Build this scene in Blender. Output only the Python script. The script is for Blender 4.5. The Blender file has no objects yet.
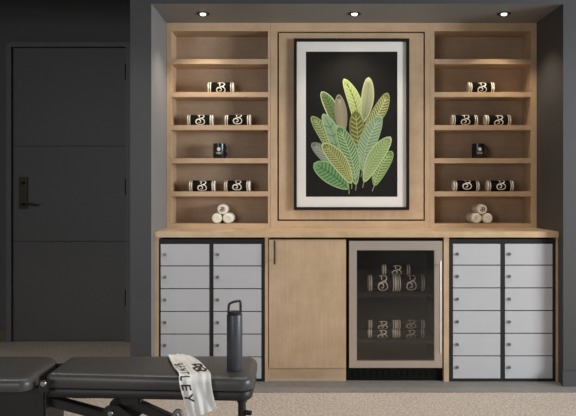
import bpy, bmesh, math, random
from mathutils import Vector, Matrix
random.seed(7)
C = bpy.context.scene
COL = C.collection
PI = math.pi

# ---------------------------------------------------------------- camera frame
F, CX, CY, EYE = 672.0, 302.0, 190.0, 1.19          # focal length in px, vanishing point, eye height
def X(px, d): return (px - CX) * d / F
def Z(py, d): return EYE - (py - CY) * d / F

# ---------------------------------------------------------------- materials
def srgb(r, g, b):
    f = lambda c: c / 12.92 if c <= 0.04045 else ((c + 0.055) / 1.055) ** 2.4
    return (f(r / 255), f(g / 255), f(b / 255), 1)

def new_mat(name):
    m = bpy.data.materials.new(name); m.use_nodes = True
    nt = m.node_tree
    return m, nt, nt.nodes['Principled BSDF']

def mat(name, col, rough=0.6, metal=0.0, var=0.06, vscale=8, bump=0.0, bscale=60, spec=0.5, coat=0.0):
    m, nt, b = new_mat(name)
    b.inputs['Roughness'].default_value = rough
    b.inputs['Metallic'].default_value = metal
    b.inputs['Specular IOR Level'].default_value = spec
    b.inputs['Coat Weight'].default_value = coat
    tc = nt.nodes.new('ShaderNodeTexCoord')
    n = nt.nodes.new('ShaderNodeTexNoise'); n.inputs['Scale'].default_value = vscale; n.inputs['Detail'].default_value = 4
    nt.links.new(tc.outputs['Object'], n.inputs['Vector'])
    r = nt.nodes.new('ShaderNodeValToRGB')
    r.color_ramp.elements[0].position = 0.3; r.color_ramp.elements[1].position = 0.7
    r.color_ramp.elements[0].color = tuple(c * (1 - var) for c in col[:3]) + (1,)
    r.color_ramp.elements[1].color = tuple(min(1, c * (1 + var)) for c in col[:3]) + (1,)
    nt.links.new(n.outputs['Fac'], r.inputs['Fac']); nt.links.new(r.outputs['Color'], b.inputs['Base Color'])
    if bump:
        n2 = nt.nodes.new('ShaderNodeTexNoise'); n2.inputs['Scale'].default_value = bscale; n2.inputs['Detail'].default_value = 3
        nt.links.new(tc.outputs['Object'], n2.inputs['Vector'])
        bp = nt.nodes.new('ShaderNodeBump'); bp.inputs['Strength'].default_value = bump; bp.inputs['Distance'].default_value = 0.004
        nt.links.new(n2.outputs['Fac'], bp.inputs['Height']); nt.links.new(bp.outputs['Normal'], b.inputs['Normal'])
    return m

def wood(name, c1, c2, axis='Z', rough=0.45):
    """pale veneer: fine stretched grain over soft broad blotches"""
    m, nt, b = new_mat(name)
    b.inputs['Roughness'].default_value = rough
    tc = nt.nodes.new('ShaderNodeTexCoord')
    def noise(scl, detail, s3):
        mp = nt.nodes.new('ShaderNodeMapping'); mp.inputs['Scale'].default_value = s3
        nt.links.new(tc.outputs['Object'], mp.inputs['Vector'])
        n = nt.nodes.new('ShaderNodeTexNoise'); n.inputs['Scale'].default_value = scl; n.inputs['Detail'].default_value = detail
        n.inputs['Roughness'].default_value = 0.6
        nt.links.new(mp.outputs['Vector'], n.inputs['Vector']); return n
    st = {'Z': (22, 22, 1.0), 'X': (1.0, 22, 22)}[axis]
    g = noise(3.2, 6, st)
    bl = noise(7.0, 6, (1, 1, 1))
    mx = nt.nodes.new('ShaderNodeMath'); mx.operation = 'MULTIPLY_ADD'; mx.inputs[1].default_value = 0.35
    ms = nt.nodes.new('ShaderNodeMath'); ms.operation = 'MULTIPLY'; ms.inputs[1].default_value = 0.65
    nt.links.new(bl.outputs['Fac'], ms.inputs[0]); nt.links.new(g.outputs['Fac'], mx.inputs[0]); nt.links.new(ms.outputs[0], mx.inputs[2])
    r = nt.nodes.new('ShaderNodeValToRGB')
    r.color_ramp.elements[0].position = 0.32; r.color_ramp.elements[0].color = c2
    r.color_ramp.elements[1].position = 0.68; r.color_ramp.elements[1].color = c1
    nt.links.new(mx.outputs[0], r.inputs['Fac']); nt.links.new(r.outputs['Color'], b.inputs['Base Color'])
    bp = nt.nodes.new('ShaderNodeBump'); bp.inputs['Strength'].default_value = 0.06; bp.inputs['Distance'].default_value = 0.002
    nt.links.new(g.outputs['Fac'], bp.inputs['Height']); nt.links.new(bp.outputs['Normal'], b.inputs['Normal'])
    return m

def emit(name, col, s):
    m = bpy.data.materials.new(name); m.use_nodes = True; nt = m.node_tree
    nt.nodes.clear()
    e = nt.nodes.new('ShaderNodeEmission'); e.inputs['Color'].default_value = col; e.inputs['Strength'].default_value = s
    o = nt.nodes.new('ShaderNodeOutputMaterial'); nt.links.new(e.outputs[0], o.inputs[0]); return m

def pane(name, tint, ior=1.45, boost=1.0):
    """thin pane: tinted see-through plus the mirror reflection of glass"""
    m = bpy.data.materials.new(name); m.use_nodes = True; nt = m.node_tree
    nt.nodes.clear()
    t = nt.nodes.new('ShaderNodeBsdfTransparent'); t.inputs['Color'].default_value = tint
    g = nt.nodes.new('ShaderNodeBsdfGlossy'); g.inputs['Roughness'].default_value = 0.03
    lw = nt.nodes.new('ShaderNodeLayerWeight'); lw.inputs['Blend'].default_value = 0.5
    pw = nt.nodes.new('ShaderNodeMath'); pw.operation = 'POWER'; pw.inputs[1].default_value = 5.0
    nt.links.new(lw.outputs['Facing'], pw.inputs[0])
    r0 = ((ior - 1) / (ior + 1)) ** 2 * boost
    ml = nt.nodes.new('ShaderNodeMath'); ml.operation = 'MULTIPLY_ADD'; ml.inputs[1].default_value = 1 - r0; ml.inputs[2].default_value = r0; ml.use_clamp = True
    mx = nt.nodes.new('ShaderNodeMixShader'); o = nt.nodes.new('ShaderNodeOutputMaterial')
    nt.links.new(pw.outputs[0], ml.inputs[0]); nt.links.new(ml.outputs[0], mx.inputs[0])
    nt.links.new(t.outputs[0], mx.inputs[1]); nt.links.new(g.outputs[0], mx.inputs[2]); nt.links.new(mx.outputs[0], o.inputs[0])
    return m

def carpet_mat():
    m, nt, b = new_mat('beige_loop_carpet')
    b.inputs['Roughness'].default_value = 0.95; b.inputs['Specular IOR Level'].default_value = 0.1
    tc = nt.nodes.new('ShaderNodeTexCoord')
    n1 = nt.nodes.new('ShaderNodeTexNoise'); n1.inputs['Scale'].default_value = 75; n1.inputs['Detail'].default_value = 5; n1.inputs['Roughness'].default_value = 0.75
    n2 = nt.nodes.new('ShaderNodeTexNoise'); n2.inputs['Scale'].default_value = 3; n2.inputs['Detail'].default_value = 3
    for n in (n1, n2): nt.links.new(tc.outputs['Object'], n.inputs['Vector'])
    r = nt.nodes.new('ShaderNodeValToRGB')
    r.color_ramp.elements[0].position = 0.32; r.color_ramp.elements[0].color = srgb(142, 131, 121)
    r.color_ramp.elements[1].position = 0.68; r.color_ramp.elements[1].color = srgb(218, 206, 195)
    nt.links.new(n1.outputs['Fac'], r.inputs['Fac'])
    r2 = nt.nodes.new('ShaderNodeValToRGB')
    r2.color_ramp.elements[0].color = (0.85, 0.85, 0.85, 1); r2.color_ramp.elements[1].color = (1, 1, 1, 1)
    nt.links.new(n2.outputs['Fac'], r2.inputs['Fac'])
    mx = nt.nodes.new('ShaderNodeMixRGB'); mx.blend_type = 'MULTIPLY'; mx.inputs[0].default_value = 1
    nt.links.new(r.outputs[0], mx.inputs[1]); nt.links.new(r2.outputs[0], mx.inputs[2])
    nt.links.new(mx.outputs[0], b.inputs['Base Color'])
    bp = nt.nodes.new('ShaderNodeBump'); bp.inputs['Strength'].default_value = 0.5; bp.inputs['Distance'].default_value = 0.006
    nt.links.new(n1.outputs['Fac'], bp.inputs['Height']); nt.links.new(bp.outputs['Normal'], b.inputs['Normal'])
    return m

def brushed(name, col, rough=0.3):
    m, nt, b = new_mat(name)
    b.inputs['Metallic'].default_value = 1; b.inputs['Roughness'].default_value = rough
    tc = nt.nodes.new('ShaderNodeTexCoord'); mp = nt.nodes.new('ShaderNodeMapping'); mp.inputs['Scale'].default_value = (4, 60, 200)
    n = nt.nodes.new('ShaderNodeTexNoise'); n.inputs['Scale'].default_value = 4; n.inputs['Detail'].default_value = 3
    nt.links.new(tc.outputs['Object'], mp.inputs[0]); nt.links.new(mp.outputs[0], n.inputs['Vector'])
    r = nt.nodes.new('ShaderNodeValToRGB')
    r.color_ramp.elements[0].color = tuple(c * 0.85 for c in col[:3]) + (1,); r.color_ramp.elements[1].color = col
    nt.links.new(n.outputs['Fac'], r.inputs[0]); nt.links.new(r.outputs[0], b.inputs['Base Color'])
    return m

M = {}
M['wall'] = mat('charcoal_paint', srgb(70, 70, 71), 0.55, var=0.05, vscale=3, bump=0.05, bscale=120, spec=0.4)
M['niche'] = mat('charcoal_paint_lit', srgb(124, 126, 128), 0.45, var=0.04, vscale=3, bump=0.05, bscale=120)  # wall charcoal made lighter to carry the light on the niche faces
M['wall_dark'] = mat('charcoal_paint_alcove', srgb(78, 78, 79), 0.6, var=0.04, vscale=3)
M['ceil'] = mat('dark_ceiling_paint', srgb(84, 82, 80), 0.7, var=0.04)
M['rear'] = mat('grey_room_paint', srgb(128, 125, 121), 0.7, var=0.04)
M['door'] = mat('dark_door_paint', srgb(86, 86, 86), 0.5, var=0.05, vscale=2)
M['door_frame'] = mat('dark_frame_paint', srgb(95, 95, 97), 0.5)
M['door_line'] = mat('door_groove', srgb(58, 58, 58), 0.7)
M['bronze'] = mat('dark_bronze', srgb(60, 54, 46), 0.4, 0.7)
M['skirt_left'] = mat('brown_skirting', srgb(96, 82, 70), 0.6)
M['carpet'] = carpet_mat()
M['tile'] = mat('grey_floor_strip', srgb(124, 121, 118), 0.6, var=0.10, vscale=25)
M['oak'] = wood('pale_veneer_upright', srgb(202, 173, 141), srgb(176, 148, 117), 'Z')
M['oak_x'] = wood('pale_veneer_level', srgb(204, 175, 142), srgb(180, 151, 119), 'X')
M['oak_back_shaded'] = wood('veneer_backing_shaded', srgb(182, 155, 128), srgb(158, 132, 106), 'X', 0.55)  # same veneer darkened, shade inside the shelves put into the colour
M['counter'] = wood('counter_veneer', srgb(212, 184, 148), srgb(182, 152, 116), 'X', 0.28)
M['locker_frame'] = mat('charcoal_locker_metal', srgb(37, 37, 38), 0.55, 0.0, spec=0.25)
M['locker_door'] = mat('light_grey_locker_paint', srgb(184, 184, 186), 0.42, 0.0, var=0.02)
M['chrome'] = mat('satin_chrome', srgb(190, 190, 190), 0.25, 1.0)
M['nickel'] = mat('satin_nickel', srgb(222, 214, 202), 0.42, 0.75)
M['grey_metal'] = mat('grey_painted_metal', srgb(120, 121, 124), 0.45, 0.3)
M['lock_face'] = mat('dark_lock_face', srgb(120, 115, 108), 0.4, 0.6)
M['black'] = mat('black_plastic', srgb(15, 14, 13), 0.6, spec=0.15)
M['black_metal'] = mat('black_powder_coat', srgb(30, 30, 30), 0.4, 0.0)
M['cavity'] = mat('wine_cooler_liner', srgb(62, 58, 54), 0.6)
M['steel'] = brushed('brushed_steel', srgb(226, 212, 198), 0.42)
M['fridge_glass'] = pane('tinted_door_glass', (0.86, 0.84, 0.81, 1), 1.5, 1.6)
M['art_glass'] = pane('picture_glass', (0.99, 0.99, 0.99, 1), 1.45, 0.5)
M['frame'] = mat('dark_picture_frame', srgb(28, 23, 19), 0.5, spec=0.2)
M['mat_board'] = mat('white_mat_board', srgb(241, 237, 230), 0.9, var=0.01)
M['print'] = mat('black_print_ground', srgb(28, 26, 23), 0.8, var=0.05, spec=0.2)
M['towel_w'] = mat('white_terry', srgb(236, 230, 216), 0.95, var=0.04, vscale=60, bump=0.4, bscale=400, spec=0.1)
M['towel_b'] = mat('black_terry', srgb(26, 23, 20), 0.95, var=0.15, vscale=60, bump=0.3, bscale=400, spec=0.1)
M['gym_towel'] = mat('white_cotton', srgb(243, 241, 237), 0.95, var=0.02, vscale=40, bump=0.3, bscale=300, spec=0.1)
M['ink'] = mat('charcoal_print_ink', srgb(58, 56, 58), 0.9, var=0.08, vscale=60)
M['mug'] = mat('black_glaze', srgb(20, 20, 21), 0.25)
M['mug_print'] = mat('white_glaze_print', srgb(225, 222, 215), 0.4)
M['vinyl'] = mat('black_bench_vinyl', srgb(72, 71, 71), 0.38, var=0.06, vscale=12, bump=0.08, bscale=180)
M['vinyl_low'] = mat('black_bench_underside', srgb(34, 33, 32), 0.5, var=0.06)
M['bench_metal'] = mat('black_bench_steel', srgb(28, 28, 28), 0.42)
M['rubber'] = mat('dark_rubber', srgb(30, 30, 30), 0.8)
M['bottle'] = mat('slate_powder_coat', srgb(74, 77, 82), 0.42, 0.25, var=0.04, vscale=40)
M['bottle_cap'] = mat('black_bottle_cap', srgb(34, 35, 37), 0.4)
M['lamp_trim'] = mat('black_lamp_trim', srgb(18, 18, 18), 0.5)
M['lens'] = emit('downlight_lens', (1.0, 0.90, 0.76, 1), 5)

# ---------------------------------------------------------------- object helpers
POS = {}
def tag(o, label=None, cat=None, group=None, kind=None):
    if label: o['label'] = label
    if cat: o['category'] = cat
    if group: o['group'] = group
    if kind: o['kind'] = kind
    return o

def thing(name, loc, label, cat, group=None):
    o = bpy.data.objects.new(name, None); COL.objects.link(o)
    o.location = loc; o.empty_display_size = 0.05; POS[o.name] = Vector(loc)
    return tag(o, label, cat, group)

def obj(name, bm, mats, parent=None, smooth=False, origin=None, recalc=True, bevel=0.0):
    """link a bmesh built in world coordinates as one mesh object"""
    org = POS[parent.name] if parent is not None else Vector(origin or (0, 0, 0))
    if bevel: 
        bmesh.ops.bevel(bm, geom=[e for e in bm.edges], offset=bevel, segments=2, affect='EDGES', clamp_overlap=True)
    if recalc: bmesh.ops.recalc_face_normals(bm, faces=bm.faces)
    bmesh.ops.translate(bm, verts=bm.verts, vec=-org)
    me = bpy.data.meshes.new(name); bm.to_mesh(me); bm.free()
    if not isinstance(mats, (list, tuple)): mats = [mats]
    for m in mats: me.materials.append(m)
    if smooth:
        for p in me.polygons: p.use_smooth = True
        me.set_sharp_from_angle(angle=math.radians(smooth if smooth is not True else 40))
    o = bpy.data.objects.new(name, me); COL.objects.link(o)
    if parent is not None: o.parent = parent
    else: o.location = org
    POS[o.name] = org
    return o

def box(bm, x0, x1, y0, y1, z0, z1, mi=0):
    vs = [bm.verts.new(p) for p in ((x0, y0, z0), (x1, y0, z0), (x1, y1, z0), (x0, y1, z0), (x0, y0, z1), (x1, y0, z1), (x1, y1, z1), (x0, y1, z1))]
    for f in ((3, 2, 1, 0), (4, 5, 6, 7), (0, 1, 5, 4), (1, 2, 6, 5), (2, 3, 7, 6), (3, 0, 4, 7)):
        bm.faces.new([vs[i] for i in f]).material_index = mi
    return vs
def bx(*a):
    bm = bmesh.new(); box(bm, *a); return bm

def cyl(bm, p0, p1, r, n=24, r1=None, mi=0):
    p0, p1 = Vector(p0), Vector(p1); r1 = r if r1 is None else r1
    ax = (p1 - p0).normalized()
    u = ax.orthogonal().normalized(); w = ax.cross(u)
    a = [bm.verts.new(p0 + (u * math.cos(t) + w * math.sin(t)) * r) for t in [2 * PI * i / n for i in range(n)]]
    b = [bm.verts.new(p1 + (u * math.cos(t) + w * math.sin(t)) * r1) for t in [2 * PI * i / n for i in range(n)]]
    for i in range(n):
        bm.faces.new((a[i], a[(i + 1) % n], b[(i + 1) % n], b[i])).material_index = mi
    bm.faces.new(a[::-1]).material_index = mi; bm.faces.new(b).material_index = mi
def cy(*a, **k):
    bm = bmesh.new(); cyl(bm, *a, **k); return bm

def lathe(bm, c, axis, prof, n=40, mis=None):
    """prof: list of (radius, distance along axis); closes the ends"""
    c = Vector(c); ax = Vector(axis).normalized(); u = Vector((0, 0, 1)) if abs(ax.z) < 0.9 else Vector((1, 0, 0))
    u = (u - ax * u.dot(ax)).normalized(); w = ax.cross(u)
    rings = []
    for (r, h) in prof:
        rings.append([bm.verts.new(c + ax * h + (u * math.cos(2 * PI * i / n) + w * math.sin(2 * PI * i / n)) * r) for i in range(n)])
    for k in range(len(rings) - 1):
        for i in range(n):
            f = bm.faces.new((rings[k][i], rings[k][(i + 1) % n], rings[k + 1][(i + 1) % n], rings[k + 1][i]))
            if mis: f.material_index = mis[k]
    bm.faces.new(rings[0][::-1]); bm.faces.new(rings[-1])

def tube(bm, pts, r, n=12, closed=False):
    pts = [Vector(p) for p in pts]; rings = []
    N = len(pts); prev = None
    for i, p in enumerate(pts):
        a = pts[i - 1] if (i > 0 or closed) else p
        b = pts[(i + 1) % N] if (i < N - 1 or closed) else p
        t = (b - a).normalized()
        u = t.orthogonal().normalized() if prev is None else (prev - t * prev.dot(t)).normalized()
        prev = u; w = t.cross(u)
        rings.append([bm.verts.new(p + (u * math.cos(2 * PI * k / n) + w * math.sin(2 * PI * k / n)) * r) for k in range(n)])
    for i in range(N if closed else N - 1):
        A, B = rings[i], rings[(i + 1) % N]
        for k in range(n): bm.faces.new((A[k], A[(k + 1) % n], B[(k + 1) % n], B[k]))
    if not closed:
        bm.faces.new(rings[0][::-1]); bm.faces.new(rings[-1])

def rrect(x0, x1, y0, y1, rads, ins, n=10):
    """rounded rectangle outline; rads for corners (x0y0, x1y0, x1y1, x0y1)"""
    out = []
    cs = [(x0, y0, 1, 1, PI), (x1, y0, -1, 1, 1.5 * PI), (x1, y1, -1, -1, 0), (x0, y1, 1, -1, 0.5 * PI)]
    for (cx, cy_, sx, sy, a0), r in zip(cs, rads):
        rr = max(r - ins, 0.004)
        ox, oy = cx + sx * (ins + rr), cy_ + sy * (ins + rr)
        for i in range(n + 1):
            a = a0 + 0.5 * PI * i / n
            out.append((ox + rr * math.cos(a), oy + rr * math.sin(a)))
    return out

def loft_pad(x0, x1, y0, y1, rads, prof, warp=None):
    bm = bmesh.new(); rings = []
    for ins, z in prof:
        o = rrect(x0, x1, y0, y1, rads, ins)
        pts = [Vector((a, b, z)) for a, b in o]
        if warp: pts = [warp(p) for p in pts]
        rings.append([bm.verts.new(p) for p in pts])
    n = len(rings[0])
    for k in range(len(rings) - 1):
        for i in range(n): bm.faces.new((rings[k][i], rings[k][(i + 1) % n], rings[k + 1][(i + 1) % n], rings[k + 1][i]))
    bm.faces.new(rings[0][::-1]); bm.faces.new(rings[-1])
    return bm

def smooth_line(pts, closed=False, k=8):
    out = []; n = len(pts)
    for i in range(n - 1):
        p0 = pts[max(i - 1, 0)]; p1 = pts[i]; p2 = pts[i + 1]; p3 = pts[min(i + 2, n - 1)]
        for j in range(k):
            t = j / k
            out.append(tuple(0.5 * (2 * b + (c - a) * t + (2 * a - 5 * b + 4 * c - d) * t * t + (3 * b - a - 3 * c + d) * t ** 3) for a, b, c, d in zip(p0, p1, p2, p3)))
    out.append(tuple(pts[-1])); return out

def ribbon(bm, line, w, place, mi=0):
    """flat stroke of width w (a number or f(t)) along a 2-D line, placed in 3-D by place(u, v)"""
    L = [Vector(p[:2]) for p in line]; prev = None; n = len(L)
    for i, p in enumerate(L):
        t = (L[min(i + 1, n - 1)] - L[max(i - 1, 0)])
        if t.length < 1e-9: t = Vector((1, 0))
        t.normalize(); nn = Vector((-t.y, t.x))
        ww = (w(i / (n - 1)) if callable(w) else w) * 0.5
        a = bm.verts.new(place(*(p + nn * ww))); b = bm.verts.new(place(*(p - nn * ww)))
        if prev: bm.faces.new((prev[0], prev[1], b, a)).material_index = mi
        prev = (a, b)

# strokes of the curly letter on the towels, in a unit square
B_STROKES = [
    smooth_line([(0.20, 0.90), (0.36, 0.97), (0.62, 0.99), (0.84, 0.93), (0.90, 0.77), (0.78, 0.62), (0.55, 0.56), (0.42, 0.55)]),
    smooth_line([(0.40, 0.95), (0.42, 0.80), (0.40, 0.64)]),
    smooth_line([(0.55, 0.57), (0.80, 0.50), (0.95, 0.34), (0.93, 0.15), (0.76, 0.02), (0.48, -0.02), (0.20, 0.06), (0.08, 0.24),
                 (0.16, 0.42), (0.36, 0.48), (0.54, 0.40), (0.58, 0.26), (0.48, 0.17), (0.36, 0.22)]),
]
def monogram(bm, place, w=0.11, mi=0):
    for s in B_STROKES:
        ribbon(bm, s, lambda t: w * (0.75 + 0.45 * math.sin(PI * t)), place, mi)

def copy_tree(o, parent=None):
    c = o.copy(); COL.objects.link(c); c.parent = parent
    for ch in list(o.children): copy_tree(ch, c)
    return c

# ---------------------------------------------------------------- key planes
YW = 4.12        # front of the walls
YC = 4.20        # front of the base cabinets
YB = 4.585       # front of the bookcases
YD = 5.33        # door wall
SOF = 2.332      # niche soffit
NL, NR = -0.924, 1.602
CTOP = 0.931     # counter top
FL = -0.012      # floor level
BF = FL + 0.004  # top of the grey strip
RX = 6.0         # far right wall of the room

# ---------------------------------------------------------------- setting
def struct(name, bm, m, label=None, **k):
    o = obj(name, bm, m, **k); o['kind'] = 'structure'
    if label: o['label'] = label
    return o

struct('floor', bx(-3.6, RX, -1.75, YD + 0.1, -0.1, FL), M['carpet'], 'speckled beige carpet')
struct('trim_1', bx(-1.053, RX, 3.985, 5.0, FL, BF), M['tile'], 'grey floor strip along the cabinets')
struct('ceiling', bx(-3.6, RX, -1.75, YD + 0.1, 2.75, 2.85), M['ceil'], 'dark ceiling')
struct('wall_back', bx(NL, NR, 4.80, 4.9, BF, SOF), M['wall'], 'charcoal wall behind the shelves')
struct('wall_partition', bx(-1.053, NL, YW, YD, BF, 2.75), M['wall'], 'charcoal partition between the door and the shelves')
struct('wall_right', bx(NR, RX, YW, 5.0, BF, 2.75), M['wall'], 'charcoal wall right of the shelves')
bm = bmesh.new()
box(bm, NL, NR, YW, 4.9, SOF, 2.75)
struct('wall_header', bm, M['wall'], 'dark bulkhead over the shelf niche')
struct('wall_lintel', bx(-3.6, -1.053, YW, YW + 0.12, 2.46, 2.75), M['wall'], 'bulkhead over the door alcove')
# light painted in: paler charcoal on the partition's inner face and the soffit
def lighten_face(name, m, nrm):
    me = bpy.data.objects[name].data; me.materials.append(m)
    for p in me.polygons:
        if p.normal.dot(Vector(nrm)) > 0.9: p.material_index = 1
lighten_face('wall_partition', M['niche'], (1, 0, 0)); lighten_face('wall_header', M['niche'], (0, 0, -1))
# door wall, with the opening of the door
dx0, dx1 = X(13.2, YD), X(126, YD); dz = Z(48, YD)
bm = bmesh.new()
box(bm, -3.6, dx0 - 0.045, YD, YD + 0.1, FL, 2.75)
box(bm, dx1 + 0.045, -1.0, YD, YD + 0.1, FL, 2.75)
box(bm, dx0 - 0.045, dx1 + 0.045, YD, YD + 0.1, dz + 0.04, 2.75)
struct('wall_alcove', bm, M['wall_dark'], 'dark wall around the door')
struct('wall_left', bx(-3.7, -3.6, -1.75, YD + 0.1, FL, 2.75), M['wall'], 'charcoal wall at the left')
struct('wall_rear', bx(-3.6, RX, -1.85, -1.75, FL, 2.75), M['rear'], 'wall behind the viewer')
struct('wall_side', bx(RX, RX + 0.1, -1.75, YW, FL, 2.75), M['rear'], 'wall at the far right')
struct('baseboard_left', bx(-3.6, dx0 - 0.046, YD - 0.014, YD - 0.001, FL, 0.080), M['skirt_left'], 'low skirting left of the door')
struct('baseboard_right', bx(NR - 0.012, RX, YW - 0.026, YW - 0.001, BF, 0.084), M['wall'], 'charcoal skirting of the right wall')
struct('baseboard_partition', bx(-1.065, NL + 0.002, YW - 0.026, YW - 0.001, BF, 0.084), M['wall'], 'charcoal skirting of the partition')

door = thing('door_1', ((dx0 + dx1) / 2, YD, FL), 'dark grey flush door with two grooves across and a lever lock', 'door')
door['kind'] = 'structure'
bm = bmesh.new()
box(bm, dx0 - 0.045, dx0 - 0.006, YD - 0.026, YD + 0.09, FL, dz + 0.04)
box(bm, dx1 + 0.006, dx1 + 0.045, YD - 0.026, YD + 0.09, FL, dz + 0.04)
box(bm, dx0 - 0.006, dx1 + 0.006, YD - 0.026, YD + 0.09, dz + 0.006, dz + 0.04)
obj('door_frame', bm, M['door_frame'], door)
g1, g2 = Z(146, YD), Z(241.5, YD)
bm = bmesh.new(); zs = [FL + 0.006, g2 - 0.003, g2 + 0.003, g1 - 0.003, g1 + 0.003, dz]
for i in (0, 2, 4): box(bm, dx0, dx1, YD + 0.004, YD + 0.045, zs[i], zs[i + 1])
for i in (1, 3): box(bm, dx0, dx1, YD + 0.007, YD + 0.045, zs[i], zs[i + 1], 1)
obj('door_leaf', bm, [M['door'], M['door_line']], door)
obj('door_stop', bx(dx0 - 0.006, dx1 + 0.006, YD + 0.05, YD + 0.07, FL + 0.003, dz + 0.006), M['door_line'], door)
es = obj('lock_plate', bx(X(19, YD), X(28, YD), YD - 0.008, YD + 0.004, Z(209, YD), Z(177, YD)), M['bronze'], door, bevel=0.002)
lx, lz = X(24, YD), Z(204.5, YD)
bm = bmesh.new(); cyl(bm, (lx, YD - 0.008, lz), (lx, YD - 0.05, lz), 0.012)
tube(bm, [(lx, YD - 0.05, lz), (lx + 0.02, YD - 0.056, lz), (lx + 0.06, YD - 0.056, lz + 0.003), (X(39, YD), YD - 0.05, lz - 0.004)], 0.009)
lv = obj('lever', bm, M['bronze'], es, smooth=True)
obj('key_cylinder', cy((lx, YD - 0.008, Z(183, YD)), (lx, YD - 0.016, Z(183, YD)), 0.013), M['black'], es, smooth=True)
for py in (72, 187, 298):
    obj('hinge', cy((dx1 + 0.003, YD - 0.004, Z(py + 8, YD)), (dx1 + 0.003, YD - 0.004, Z(py - 8, YD)), 0.011), M['black'], door, smooth=True)

# ---------------------------------------------------------------- bookcases
def zb(py): return Z(py, YB)
SHELF_PY = (59, 92, 125, 158.2, 191.4)
FLOOR_Z = zb(223.6)
def bookcase(x0, xi0, xi1, x1, label):
    t = thing('bookcase', ((x0 + x1) / 2, YB, CTOP), label, 'bookcase', 'bookcases beside the picture')
    yb = 4.772
    obj('side_panel', bx(x0, xi0, YB, yb + 0.012, CTOP, SOF - 0.001), M['oak'], t)
    obj('side_panel', bx(xi1, x1, YB, yb + 0.012, CTOP, SOF - 0.001), M['oak'], t)
    obj('back_panel', bx(xi0, xi1, yb, yb + 0.012, CTOP + 0.001, SOF - 0.002), M['oak_back_shaded'], t)
    obj('top_rail', bx(xi0, xi1, YB, yb, zb(31), SOF - 0.001), M['oak_x'], t)
    obj('bottom_rail', bx(xi0, xi1, YB, yb, CTOP, FLOOR_Z), M['oak_x'], t)
    for py in SHELF_PY:
        z = zb(py); obj('shelf', bx(xi0, xi1, YB + 0.0005, yb, z - 0.034, z), M['oak_x'], t, bevel=0.0012)
    return t
bookcase(NL + 0.001, X(171.2, YB), X(268, YB), X(270.4, YB), 'tall pale wood open bookcase left of the leaf picture')
bookcase(X(430.1, YB), X(434.4, YB), X(531, YB), NR - 0.001, 'tall pale wood open bookcase right of the leaf picture')

# panel between the bookcases
wp = thing('wall_panel', (X(350, YB), YB, CTOP), 'pale wood panel with shadow gap behind the framed leaf picture', 'wall panel')
px0, px1 = X(270.6, YB), X(429.9, YB)
ix0, ix1 = X(277.4, YB), X(425.0, YB); iz0, iz1 = zb(220.9), zb(31.6)
obj('stile', bx(px0, ix0, YB, 4.70, CTOP, SOF - 0.001), M['oak'], wp)
obj('stile', bx(ix1, px1, YB, 4.70, CTOP, SOF - 0.001), M['oak'], wp)
obj('rail', bx(ix0, ix1, YB, 4.70, iz1, SOF - 0.001), M['oak_x'], wp)
obj('rail', bx(ix0, ix1, YB, 4.70, CTOP, iz0), M['oak_x'], wp)
G = 0.010
obj('inset_panel', bx(ix0 + G, ix1 - G, YB + 0.002, 4.64, iz0 + G, iz1 - G), M['oak'], wp)
obj('backing', bx(ix0, ix1, 4.65, 4.69, iz0, iz1), M['black'], wp)

# ---------------------------------------------------------------- framed picture
YA = 4.562
def ax(px): return X(px, YA)
def az(py): return Z(py, YA)
art = thing('framed_picture', (ax(351.4), YB, az(210)), 'framed print of patterned green leaves on black, white mat, dark frame', 'picture')
fx0, fx1, fz0, fz1 = ax(293.8), ax(409.2), az(210), az(38.6)
w = 0.020; y0, y1 = 4.555, YB + 0.0015
bm = bmesh.new()
box(bm, fx0, fx0 + w, y0, y1, fz0, fz1); box(bm, fx1 - w, fx1, y0, y1, fz0, fz1)
box(bm, fx0 + w, fx1 - w, y0, y1, fz0, fz0 + w); box(bm, fx0 + w, fx1 - w, y0, y1, fz1 - w, fz1)
obj('frame', bm, M['frame'], art)
mx0, mx1, mz0, mz1 = ax(305.9), ax(397.6), az(196.8), az(51.3)
bm = bmesh.new(); a0, a1 = 4.571, 4.5735
box(bm, fx0 + w, mx0, a0, a1, fz0 + w, fz1 - w); box(bm, mx1, fx1 - w, a0, a1, fz0 + w, fz1 - w)
box(bm, mx0, mx1, a0, a1, fz0 + w, mz0); box(bm, mx0, mx1, a0, a1, mz1, fz1 - w)
obj('mat_board', bm, M['mat_board'], art)
obj('print_ground', bx(mx0 - 0.01, mx1 + 0.01, 4.576, 4.580, mz0 - 0.01, mz1 + 0.01), M['print'], art)
obj('glass', bx(fx0 + w, fx1 - w, 4.5640, 4.5645, fz0 + w, fz1 - w), M['art_glass'], art)

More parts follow.
